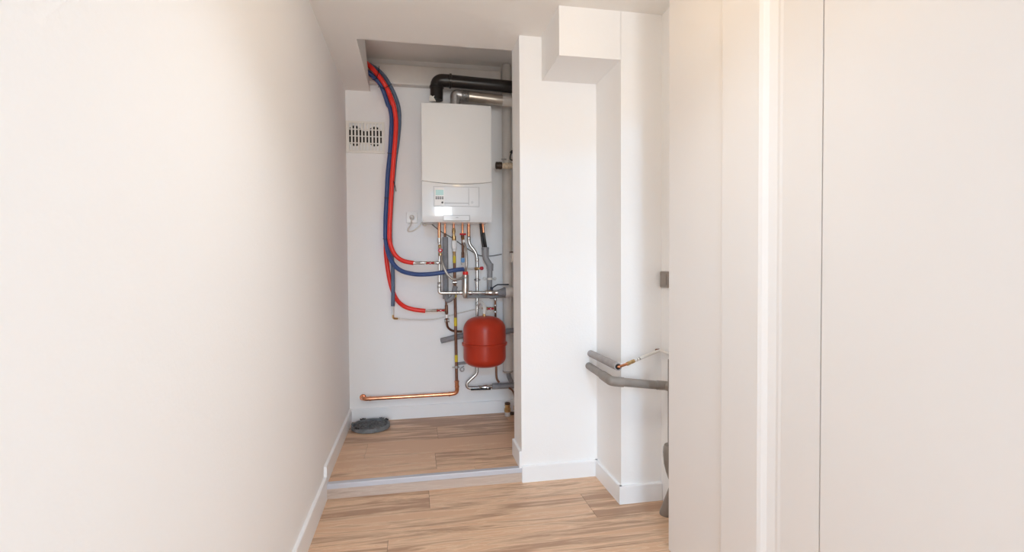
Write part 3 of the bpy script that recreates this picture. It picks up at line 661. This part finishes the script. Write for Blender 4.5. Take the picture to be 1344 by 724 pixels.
link('handle', seglathe(at(630, 352.2, 3.47), at(634.4, 351.6, 3.46), [(0, px(1.3, Y5)), (.2, px(2.3, Y5)), (.8, px(2.3, Y5)), (1, px(1.5, Y5))], 10), REDV, v5, smooth=True)
link('foot_bend', T(fillet(quick([(625.9, 481), (626.4, 489.5), (612.4, 502.5), (613.5, 508.8), (628, 508.8)], Y5), .028, 8), r5 * 1.05, seg=16), STEEL, cr, smooth=True)
fv = link('foot_valve', seglathe(at(627, 508.6, Y5), at(648, 506.6, Y5), [(0, r5), (.03, r5 * 1.35), (.22, r5 * 1.35), (.25, r5 * 1.1), (.45, r5 * 1.6), (.62, r5 * 1.6), (.7, r5 * 1.2), (1, r5 * 1.45)], 16), STEEL, cr, smooth=True)
link('valve_stem', LA([(0, .009), (.012, .009), (.014, .006)], at(640.5, 508.4, Y5 - .02), -Y_, 14), STEEL, fv, smooth=True)
bm = T(quick([(618, 511), (644, 510.2)], Y5 - .016), .006, seg=8); link('black_strip', bm, BLACK, fv, smooth=True)
a, b = at(646, 506.8, Y5), at(677, 505.2, Y5); dx = (b - a).normalized()
link('foam_sleeve', T([a, b, b + dx * (.795 - b.x)], [px(3.9, Y5), px(4.1, Y5), px(4.1, Y5)], seg=18), GREYF, cr, smooth=True)
# 6: condensate drain
Y6 = 3.482
cd = thing('condensate_drain', 'dark grey plastic drain with socket and double bend under the boiler', 'pipe', at(642, 390, Y6))
link('copper_tail', T(quick([(633.2, top - 2, 3.47), (634.7, 306.5, 3.47)], Y6), px(1.5, Y6), seg=14), COPPER, cd, smooth=True)
lab(link('black_tube', T(spline(quick([(634.5, 305, 3.47), (636.2, 315, 3.472), (638.1, 327, Y6)], Y6), 6), px(1.8, Y6), seg=12), FLUEB, cd, smooth=True), 'thin black tube')
lab(link('black_tube', T(spline(quick([(630.3, top - 2, 3.48), (631.8, 304, 3.482), (634.8, 327, 3.49)], Y6), 6), px(1.8, Y6), seg=12), FLUEB, cd, smooth=True), 'thin black tube')
rd = px(3.6, Y6)
link('socket', seglathe(at(637, 324.4, Y6), at(637.2, 337, Y6), [(0, rd * 1.3), (.03, rd * 1.42), (.2, rd * 1.42), (.22, rd * 1.3), (1, rd * 1.25)], 24), GREYP, cd, smooth=True)
link('bend', T(fillet(quick([(637.2, 334.5), (637.6, 339.5), (643.4, 349), (643.4, 355)], Y6), .03, 8), rd * 1.15, seg=22), GREYP, cd, smooth=True)
link('socket', seglathe(at(643.3, 345.5, Y6), at(643.2, 353, Y6), [(0, rd * 1.1), (.08, rd * 1.25), (1, rd * 1.2)], 22), GREYP, cd, smooth=True)
link('pipe', T(fillet(quick([(643.2, 350, Y6), (642.3, 389, Y6), (650, 388.9, Y6 - .01)], Y6), .03, 6), rd * .95, seg=20), GREYP, cd, smooth=True)
a, b = at(613, 389.2, 3.468), at(664, 388.4, 3.468); dx = (b - a).normalized()
link('pipe', T([a, b], px(2.3, 3.468), seg=18), GREYP, cd, smooth=True)
br = link('bracket', T(quick([(636, 365.6, 3.552), (650, 365.6, 3.552)], 3.55), px(.9, 3.5), seg=8), PVCW, cd, smooth=True)
for q in (635.7, 649.3):
    link('screw_cap', LA([(0, px(2.5, 3.5)), (.01, px(2.5, 3.5)), (.012, px(2.1, 3.5))], at(q, 365.5, YB - .001), -Y_, 8), PVCW, br, smooth=True)
link('clip', LA([(-.007, rd * 1.05), (-.006, rd * 1.15), (.006, rd * 1.15), (.007, rd * 1.05)], at(642.9, 365.6, Y6), Z, 22), PVCW, br, smooth=True)
# thin cable
cb = link('cable', T(spline(quick([(561.0, 289.5, 3.50), (566, 293.5, 3.535), (578, 303.2, 3.553), (593, 311.8, 3.553), (611.3, 324.8, 3.553), (626.2, 333.5, 3.55), (632.8, 335.6, 3.55), (646, 335.6, 3.555), (658.5, 333.4, 3.556)], 3.55), 6), px(.62, 3.5), seg=8), CABLE, smooth=True)
tag(cb, 'thin dark cable slung across the wall behind the pipes', 'cable')

# ------------------------------------------------------------------ expansion vessel
YV = 3.30
vt, vb = at(635.6, 414.6, YV), at(636.3, 480.8, YV)
rv = px(28.6, YV); Hv = vt.z - vb.z
ev = thing('expansion_vessel', 'red round expansion vessel with a seam rim around its middle', 'vessel', vb)
prof = [(0, .004)]
for k in range(1, 11):
    t = k / 10 * PI / 2; prof.append((Hv * .19 * (1 - math.cos(t)), rv * (math.sin(t) ** .72)))
prof += [(Hv * .30, rv * .995), (Hv * .452, rv * 1.0)]
prof += [(Hv * .47, rv)] 
for k in range(10, -1, -1):
    t = k / 10 * PI / 2; prof.append((Hv - Hv * .27 * (1 - math.cos(t)), max(rv * (math.sin(t) ** .68), .004)))
link('tank', LA(prof, vb, Z, 48), REDT, ev, smooth=True)
link('seam_rim', LA([(Hv * .462 - .009, rv * .99), (Hv * .462 - .0085, rv * 1.06), (Hv * .462 + .006, rv * 1.065), (Hv * .462 + .009, rv * 1.02), (Hv * .462 + .009, rv * .98)], vb, Z, 48), REDT, ev, smooth=True)
link('nozzle', LA([(-.01, .012), (.004, .012), (.005, .009), (.02, .009)], vt, Z, 16), BRASS, ev, smooth=True)
link('drain_plug', LA([(-.008, .008), (.004, .01)], vb, Z, 12), DARKB, ev, smooth=True)
p = (vt + vb) / 2
link('wall_bracket', B(((p.x + .02, YV + rv * .9, vt.z - .075), (p.x + .06, YB - .001, vt.z - .05))), ZINC, ev)
bm = bmesh.new()
a, b = onv = (at(623, 447, YV - rv), at(632, 438.5, YV - rv))
# nozzle connection
nc = thing('vessel_connection', 'white elbow hose on the vessel top with a red valve beside it', 'pipe', vt)
link('hose', T(spline([vt + Z * .014, at(636, 405, 3.31), at(634, 398.5, 3.37), at(630, 396.6, 3.42), at(627.6, 399.5, 3.47)], 8), px(2.4, 3.35), seg=14), PVCW, nc, smooth=True)
valve(nc, at(638.5, 404.8, 3.44), at(648.4, 404.6, 3.44), px(2.1, 3.45), 'bar')
link('side_stub', T(quick([(632.5, 404.2, 3.44), (639, 404.8, 3.44)], 3.44), px(1.3, 3.44), seg=12), BRASS, nc, smooth=True)
# pipe behind the vessel
vp_ = thing('tarnished_pipe', 'thin tarnished pipe passing behind the red vessel on the downpipe side', 'pipe', at(651.7, 497, 3.49))
link('pipe', T(spline(quick([(650, 391.5, 3.44), (650.2, 404, 3.44), (650.4, 415, 3.47), (650.6, 427, 3.492), (650.8, 450, 3.495), (651.3, 480, 3.485), (651.9, 495.4, 3.48), (655, 501.5, 3.48)], 3.48), 8), px(1.45, 3.48), seg=12), COPPERD, vp_, smooth=True)
for a, b in ((391, 395), (399, 402.5), (407.5, 411)):
    link('press_ring', seglathe(at(650.1, a, 3.44), at(650.2, b, 3.44), [(0, px(1.5, 3.44)), (.2, px(2.1, 3.44)), (.8, px(2.1, 3.44)), (1, px(1.5, 3.44))], 14), STEEL, vp_, smooth=True)
# slanting insulated pipe
sp = thing('insulated_cross_pipe', 'grey foam-clad pipe slanting behind the red vessel, its open end facing the hoses', 'pipe', at(578, 447, 3.54))
c0, c1, c2 = at(578.6, 447, 3.535), at(612, 439, 3.543), at(677, 433.4, 3.45)
c3 = [at(630, 437, 3.543), at(645, 436.2, 3.452), c2]
link('foam_sleeve', T(fillet([c0, c1] + c3 + [Vector((.795, 3.45, c2.z + .004))], .04, 5), px(3.7, 3.5), seg=18), GREYF, sp, smooth=True)
d0 = (c0 - c1).normalized()
lab(link('open_end', LA([(-.004, px(2.2, 3.5)), (.0015, px(2.2, 3.5))], c0, d0, 16), DARK, sp, smooth=True), 'dark hollow end')
# small insulated stub and open hook
st = thing('insulated_stub', 'short grey pipe stub beside the lowest yellow band', 'pipe', at(599, 478, 3.54))
link('foam_sleeve', T(fillet(quick([(598.6, 479.2, 3.545), (599.5, 477.2, 3.545), (616, 475.2, 3.545)], 3.54), .02, 5), px(1.9, 3.5), seg=14), GREYF, st, smooth=True)
hk = [at(606.5 + 2.5 * math.cos(t), 484.6 + 2.5 * math.sin(t), 3.545) for t in [PI * (-.25 + 1.75 * k / 16) for k in range(17)]]
hk.append(at(608.9, 480.2, 3.55)); bm = T(hk, px(.75, 3.5), seg=10); tube(bm, [at(606.5, 482.2, 3.546), at(606.5, 482.2, YB)], .003, 8)
tag(link('open_pipe_clip', bm, ZINC, smooth=True), 'small open metal pipe clip on the wall under the red vessel', 'clip')

# thin tube from the brass elbow
tt = thing('thin_tube', 'thin translucent tube sagging from the brass elbow towards the vessel', 'tube', at(516, 418, 3.53))
link('elbow', T(fillet(quick([(515.6, 409.5, 3.513), (515.9, 417.6, 3.515), (522, 417.9, 3.53)], 3.53), .012, 5), px(1.35, 3.5), seg=12), BRASS, tt, smooth=True)
link('ferrule', T(quick([(520.5, 417.9, 3.53), (525, 418, 3.532)], 3.53), px(1.25, 3.5), seg=12), STEELB, tt, smooth=True)
link('tube', T(spline(quick([(524, 418, 3.532), (545, 419.3, 3.54), (566, 419.0, 3.548), (580, 416.5, 3.553), (600, 411.2, 3.553), (624, 405.3, 3.553), (630, 404.3, 3.545)], 3.53), 6), px(.9, 3.5), seg=10), SLEEVE, tt, smooth=True)

# bottom corner fittings
ge = thing('grey_drain_elbow', 'grey drain elbow below the end of the white downpipe', 'pipe', at(669, 500, 3.52))
link('elbow', T(fillet(quick([(666.8, 486.5, 3.525), (668, 494, 3.522), (671.5, 501.5, 3.52)], 3.52), .03, 6), px(3.0, 3.52), seg=18), GREYF, ge, smooth=True)
tb = thing('copper_loop', 'thin copper tube curving down from the grey foam pipe by the jamb', 'pipe', at(675.5, 540, 3.46))
link('tube', T(spline(quick([(668, 509, 3.475), (671, 510.6, 3.465), (674, 514.5, 3.46), (675.7, 522, 3.46), (675.9, 536, 3.46)], 3.46), 8), px(1.2, 3.46), seg=12), COPPERD, tb, smooth=True)
link('compression_nut', seglathe(at(675.9, 532, 3.46), at(675.9, 538, 3.46), [(0, px(1.4, 3.46)), (.1, px(2.2, 3.46)), (.9, px(2.2, 3.46)), (1, px(1.4, 3.46))], 6), BRASS, tb)
q0 = at(666.2, 545.4, 3.466); q0.z = ZU
bt = thing('brass_angle_valve', 'brass valve with white lower sleeve standing on the floor in the corner', 'valve', q0)
link('sleeve', LA([(.001, px(3.5, 3.46)), (.004, px(3.8, 3.46)), (px(6, 3.46), px(3.8, 3.46))], q0, Z, 18), PVCW, bt, smooth=True)
link('body', LA([(px(6, 3.46), px(4.4, 3.46)), (px(11, 3.46), px(4.4, 3.46)), (px(11.5, 3.46), px(3.4, 3.46)), (px(14, 3.46), px(3.6, 3.46)), (px(14.5, 3.46), px(4, 3.46)), (px(16, 3.46), px(3.9, 3.46))], q0, Z, 8), BRASS, bt)
link('dark_top', LA([(px(16, 3.46), px(3.6, 3.46)), (px(18.2, 3.46), px(3.8, 3.46)), (px(18.6, 3.46), px(3, 3.46))], q0, Z, 14), DARKB, bt, smooth=True)
z_ = at(676, 542, 3.46).z
link('outlet', T([q0 + Z * (z_ - ZU), (at(676, 542, 3.46)), at(683, 542, 3.46)], px(2.2, 3.46), seg=12), DARKB, bt, smooth=True)
bm = bmesh.new()

# valve on the far side high up, cable gland, box
kv = thing('capped_pipe_end', 'paint-spattered cream pipe end with a dark brown cap beside the boiler', 'pipe', at(655, 217, 3.40))
a, b = at(658.5, 217.2, 3.40), at(676, 217.4, 3.40); dx = X
link('cap', LA([(0, px(4.2, 3.4)), (.004, px(5, 3.4)), (.02, px(4.8, 3.4)), (.026, px(5.1, 3.4)), (.042, px(4.8, 3.4)), (.044, px(3.5, 3.4))], at(650.6, 217, 3.40), X, 12), DARKB, kv, smooth=True)
link('pipe', T([a - X * .006, (.80, 3.40, b.z)], px(4.2, 3.4), seg=20), SPECK, kv, smooth=True)
bm = T(quick([(658, 208.8, 3.385), (664.5, 208.8, 3.385)], 3.4), .0045, seg=8); tube(bm, [at(661, 208.8, 3.385), at(661, 214, 3.39)], .005, 8)
link('vent_lever', bm, ZINC, kv, smooth=True)
bg = thing('black_cable_gland', 'small black cable gland with a short wire above the cream pipe end', 'fitting', at(671.5, 205, 3.44))
a = at(671.5, 199, 3.44)
link('gland', LA([(-.012, .007), (-.01, .010), (.006, .010), (.01, .007)], a, Z + X * .5, 10), BLACK, bg, smooth=True)
link('wire', T(spline([a, at(670.3, 203, 3.44), at(669.8, 207, 3.45), at(672, 210, 3.46), (.795, 3.47, at(672, 212, 3.46).z)], 6), .0045, seg=8), BLACK, bg, smooth=True)
a, b = at(671.6, 344, 3.36), at(690, 331, 3.36)
jb = thing('junction_box', 'cream box with a dark lid edge half hidden behind the white jamb', 'box', (a.x + .05, 3.39, a.z))
link('body', B(((a.x, 3.36, a.z), (.80, 3.42, b.z))), IVORY, jb, bevel=.003)
link('lid_edge', B(((a.x - .003, 3.357, b.z - .002), (.80, 3.42, b.z + .006))), DARKB, jb)

# ------------------------------------------------------------------ socket, plug and cord
so = thing('wall_socket', 'white surface-mounted wall socket beside the boiler foot', 'socket', at(540.6, 293, YB - .02))
a, b = at(533.4, 292.3, YB - .03), at(547.8, 278.3, YB - .03)
link('box', B(((a.x, YB - .03, a.z), (b.x, YB + .0005, b.z))), PLASTIC, so, bevel=.004)
c = at(540.6, 285.2, YB - .03)
bm = LA([(0, px(4.2, 3.5)), (.003, px(4.2, 3.5)), (.0032, px(3.7, 3.5)), (.001, px(3.5, 3.5))], c, -Y_, 24)
link('rim', bm, PLASTIC, so, smooth=True)
pc = thing('plug_and_cord', 'white plug with cream cord looping towards the boiler', 'cord', c - Z * .1)
link('plug', LA([(0, px(3.1, 3.5)), (.016, px(3.1, 3.5)), (.03, px(2.3, 3.5)), (.034, px(1.4, 3.5))], c - Y_ * .002, -Y_, 18), CORDW, pc, smooth=True)
link('cord', T(spline([c - Y_ * .03, at(540.2, 288.8, 3.495), at(539.4, 293.7, 3.51), at(535.6, 300.2, 3.53), at(536.4, 303.6, 3.545), at(543, 302, 3.555), at(550, 297, 3.553), at(553, 292.5, 3.55), at(556, 289.5, 3.54), at(558, 288, 3.53)], 8), px(.85, 3.5), seg=10), CORDW, pc, smooth=True)
link('cord_coil', T([at(557.6 + 2.7 * math.cos(t), 293.6 + 2.4 * math.sin(t), 3.54 + .004 * t / PI) for t in [2 * PI * k / 20 for k in range(36)]], px(.75, 3.5), seg=8), CORDW, pc, smooth=True)
bm = bmesh.new()

# ------------------------------------------------------------------ cut duct collar on the floor
cc = (at(486.5, 560, 3.41)); cx, cy = -.298, 3.405
fc = thing('duct_collar', 'low round grey duct collar on the raised floor in the corner', 'collar', (cx, cy, ZU))
ro = .124
link('ring', LA([(.001, ro * .96), (.004, ro), (.022, ro), (.026, ro * .985), (.028, ro * .95), (.026, ro * .90), (.012, ro * .88)], (cx, cy, ZU), Z, 48), CONC, fc, smooth=True)
bm = bmesh.new(); rnd = random.Random(5); grid = []
NR, NA = 9, 40
for i in range(NR + 1):
    row = []
    for k in range(NA):
        q = ro * .9 * i / NR; t = 2 * PI * k / NA
        row.append(bm.verts.new((cx + q * math.cos(t), cy + q * math.sin(t), ZU + .012 + (rnd.uniform(-.004, .013) if 0 < i < NR else 0))))
    grid.append(row)
for i in range(NR):
    for k in range(NA):
        f = (grid[i][k], grid[i][(k + 1) % NA], grid[i + 1][(k + 1) % NA], grid[i + 1][k])
        bm.faces.new(f)
bmesh.ops.remove_doubles(bm, verts=bm.verts[:], dist=1e-6)
link('crumpled_filling', bm, mat('dark_grey_filling', (.13, .135, .14), .7, var=.5, vscale=60, bump=.5), fc)
for k in range(6):
    t = [.6, 1.0, 2.1, 3.0, 4.0, 5.2][k]; w = .05
    bm = T([(cx + ro * .97 * math.cos(t + w * j), cy + ro * .97 * math.sin(t + w * j), ZU + .030 + .004 * math.sin(j * 2 + k)) for j in range(-3, 4)], .0045, seg=6)
    link('torn_edge', bm, CONC if k % 2 else BLACK, fc, smooth=True)

# ------------------------------------------------------------------ pipes at the column
ins = thing('insulated_pipe', 'grey foam-clad pipe end poking out beside the column with bright copper in it', 'pipe', (.915, 2.3, -.49))
u0, u1 = Vector((.922, YS + .002, -.487)), at(811.2, 481, 2.12)
ri = px(5.7, 2.12); dd = (u1 - u0).normalized()
link('foam_sleeve', T([u0, u0 + (u1 - u0) * .5, u1], [ri * .98, ri, ri], seg=24), GREYFT, ins, smooth=True)
lab(link('open_end', LA([(-.002, ri * .72), (.0015, ri * .72)], u1, dd, 20), DARK, ins, smooth=True), 'dark hollow end')
rcu = px(1.75, 2.15)
c0 = u1 + dd * .003
link('copper_stub', T(fillet([u1 - dd * .02, u1 + dd * .006, at(823.5, 477.2, 2.14)], .012, 6), rcu * 1.15, seg=14), COPPER, ins, smooth=True)
link('compression_nut', seglathe(at(822.5, 477.6, 2.138), at(832.5, 473.2, 2.155), [(0, rcu * 1.2), (.05, rcu * 1.6), (.45, rcu * 1.6), (.5, rcu * 1.25), (.6, rcu * 1.55), (.95, rcu * 1.55), (1, rcu)], 10), BRASS, ins, smooth=True)
w1 = at(868.2, 459.2, 2.215); w1.x = min(w1.x, XW - .018)
lab(link('white_run', T(fillet([at(831.5, 473.6, 2.153), w1, Vector((w1.x + .004, 2.09, w1.z - .006))], .02, 6), rcu * 1.25, seg=14), PVCW, ins, smooth=True), 'white painted pipe run')
for t in (.12, .2):
    q = at(831.5, 473.6, 2.153) * (1 - t) + w1 * t; link('ring', LA([(-.004, rcu), (-.003, rcu * 1.3), (.003, rcu * 1.3), (.004, rcu)], q, w1 - u1, 14), STEEL, ins, smooth=True)
q = w1; link('flux_stained_elbow', LA([(-.012, rcu), (-.01, rcu * 1.35), (.006, rcu * 1.35), (.008, rcu)], q - X * .012, X, 14), COPPERD, ins, smooth=True)

gd = thing('grey_drain_pipe', 'taupe-grey drain pipe turning round the column towards the switch wall', 'pipe', (.91, 2.3, -.55))
rg = .0205
g0_, g1_ = Vector((.912, YS + .002, -.553)), at(802.5, 500, 2.14)
g2_ = at(872, 505.8, 2.14)
link('pipe', T([g0_, g0_ + (g1_ - g0_) * .72], rg * .92, seg=22), GREYT, gd, smooth=True)
link('elbow', T(fillet([g0_ + (g1_ - g0_) * .66, g1_, g1_ + (g2_ - g1_) * .22], .05, 8), rg * 1.08, seg=22), GREYT, gd, smooth=True)
link('pipe', T([g1_ + (g2_ - g1_) * .18, g2_], rg * .95, seg=22), GREYT, gd, smooth=True)
tz = g2_.z
vx, vy = at(877.2, 500, 2.0).x + rg, 2.0
link('tee', T(fillet([g1_ + (g2_ - g1_) * .86, Vector((1.141, g2_.y, tz - .001)), Vector((1.141, vy - .03, tz - .002))], .016, 6), rg * 1.04, seg=20), GREYT, gd, smooth=True)
zt = at(877.5, 472, 2.0).z
link('waste_stack', T([(vx, vy, zt), (vx, vy, -.80)], rg, seg=22), GREYT, gd, smooth=True)
zA, zB_ = at(877, 596, 2.0).z, at(877, 634, 2.0).z
link('swan_neck', LA([(-.035, rg * .95), (-.025, rg * 1.2), (0, rg * 1.42), (.05, rg * 1.5), (.085, rg * 1.3), (.118, rg * .95)], (vx - .013, vy, zA + .01), Vector((.12, 0, -1)), 24), GREYT, gd, smooth=True)
sb = atz(874.5, 674.0, ZF)
link('floor_spout', LA([(0, rg * 1.5), (.006, rg * 1.5), (.17, rg * .95)], (sb.x, sb.y, ZF + .001), Vector((vx + .012, vy, zB_)) - Vector((sb.x, sb.y, ZF)), 24), GREYT, gd, smooth=True)

sw = thing('light_switch', 'taupe light switch next to the column, half hidden by the white door frame wall', 'switch', (XW, 2.195, -.118))
link('frame', B(((XW - .011, 2.156, -.119), (XW + .0005, 2.2345, -.042))), TAUPE, sw, bevel=.004)
link('rocker', B(((XW - .014, 2.168, -.107), (XW - .010, 2.223, -.054))), TAUPE, sw, bevel=.002)

# ------------------------------------------------------------------ light
w = bpy.data.worlds.new('sky'); scene.world = w; w.use_nodes = True
w.node_tree.nodes['Background'].inputs['Color'].default_value = (.72, .84, 1, 1); w.node_tree.nodes['Background'].inputs['Strength'].default_value = 1.0
LIGHTS = {'high': (90, (.16, .58, 1)), 'door': (172, (.84, .90, .94)), 'side': (20, (.84, .94, 1)), 'lamp': (4.6, (.90, .96, 1)), 'corner': (4.4, (1, .70, .36))}
def area(name, loc, rot, sx, sy, power, col, spread=180):
    d = bpy.data.lights.new(name, 'AREA'); d.shape = 'RECTANGLE'; d.size = sx; d.size_y = sy; d.energy = power; d.color = col; d.spread = math.radians(spread)
    o = bpy.data.objects.new(name, d); C.objects.link(o); o.location = loc; o.rotation_euler = rot; return o
area('added_high_window_light', ((HW[0] + HW[1]) / 2, RY0 - .09, (HW[2] + HW[3]) / 2), (math.radians(78), 0, 0), HW[1] - HW[0] - .1, HW[3] - HW[2] - .1, *LIGHTS['high'])  # bluish fill light set behind the added high window
area('door_daylight', ((WD0 + WD1) / 2, RY0 - .09, (WDZ0 + WDZ1) / 2), (math.radians(90), 0, 0), WD1 - WD0 - .1, WDZ1 - WDZ0 - .1, *LIGHTS['door'])
area('added_side_window_light', (RX1 + .09, (SW[0] + SW[1]) / 2, (SW[2] + SW[3]) / 2), (0, math.radians(90), 0), SW[3] - SW[2] - .1, SW[1] - SW[0] - .1, *LIGHTS['side'])  # fill light set behind the added side window
area('ceiling_lamp', (.27, 1.25, ZC - .02), (0, 0, 0), .3, .3, *LIGHTS['lamp'], 110)
gl = bpy.data.lights.new('added_warm_fill', 'POINT'); gl.shadow_soft_size = .12; gl.energy, gl.color = LIGHTS['corner']  # unseen warm point light added to lift the ceiling and far walls
go = bpy.data.objects.new('added_warm_fill', gl); C.objects.link(go); go.location = (.42, 1.36, .95)
scene.view_settings.view_transform = 'Standard'; scene.view_settings.look = 'None'
scene.view_settings.gamma = 1; scene.view_settings.use_curve_mapping = False
scene.view_settings.exposure = 0.05
scene.cycles.max_bounces = 16; scene.cycles.diffuse_bounces = 10
scene.cycles.use_denoising = True
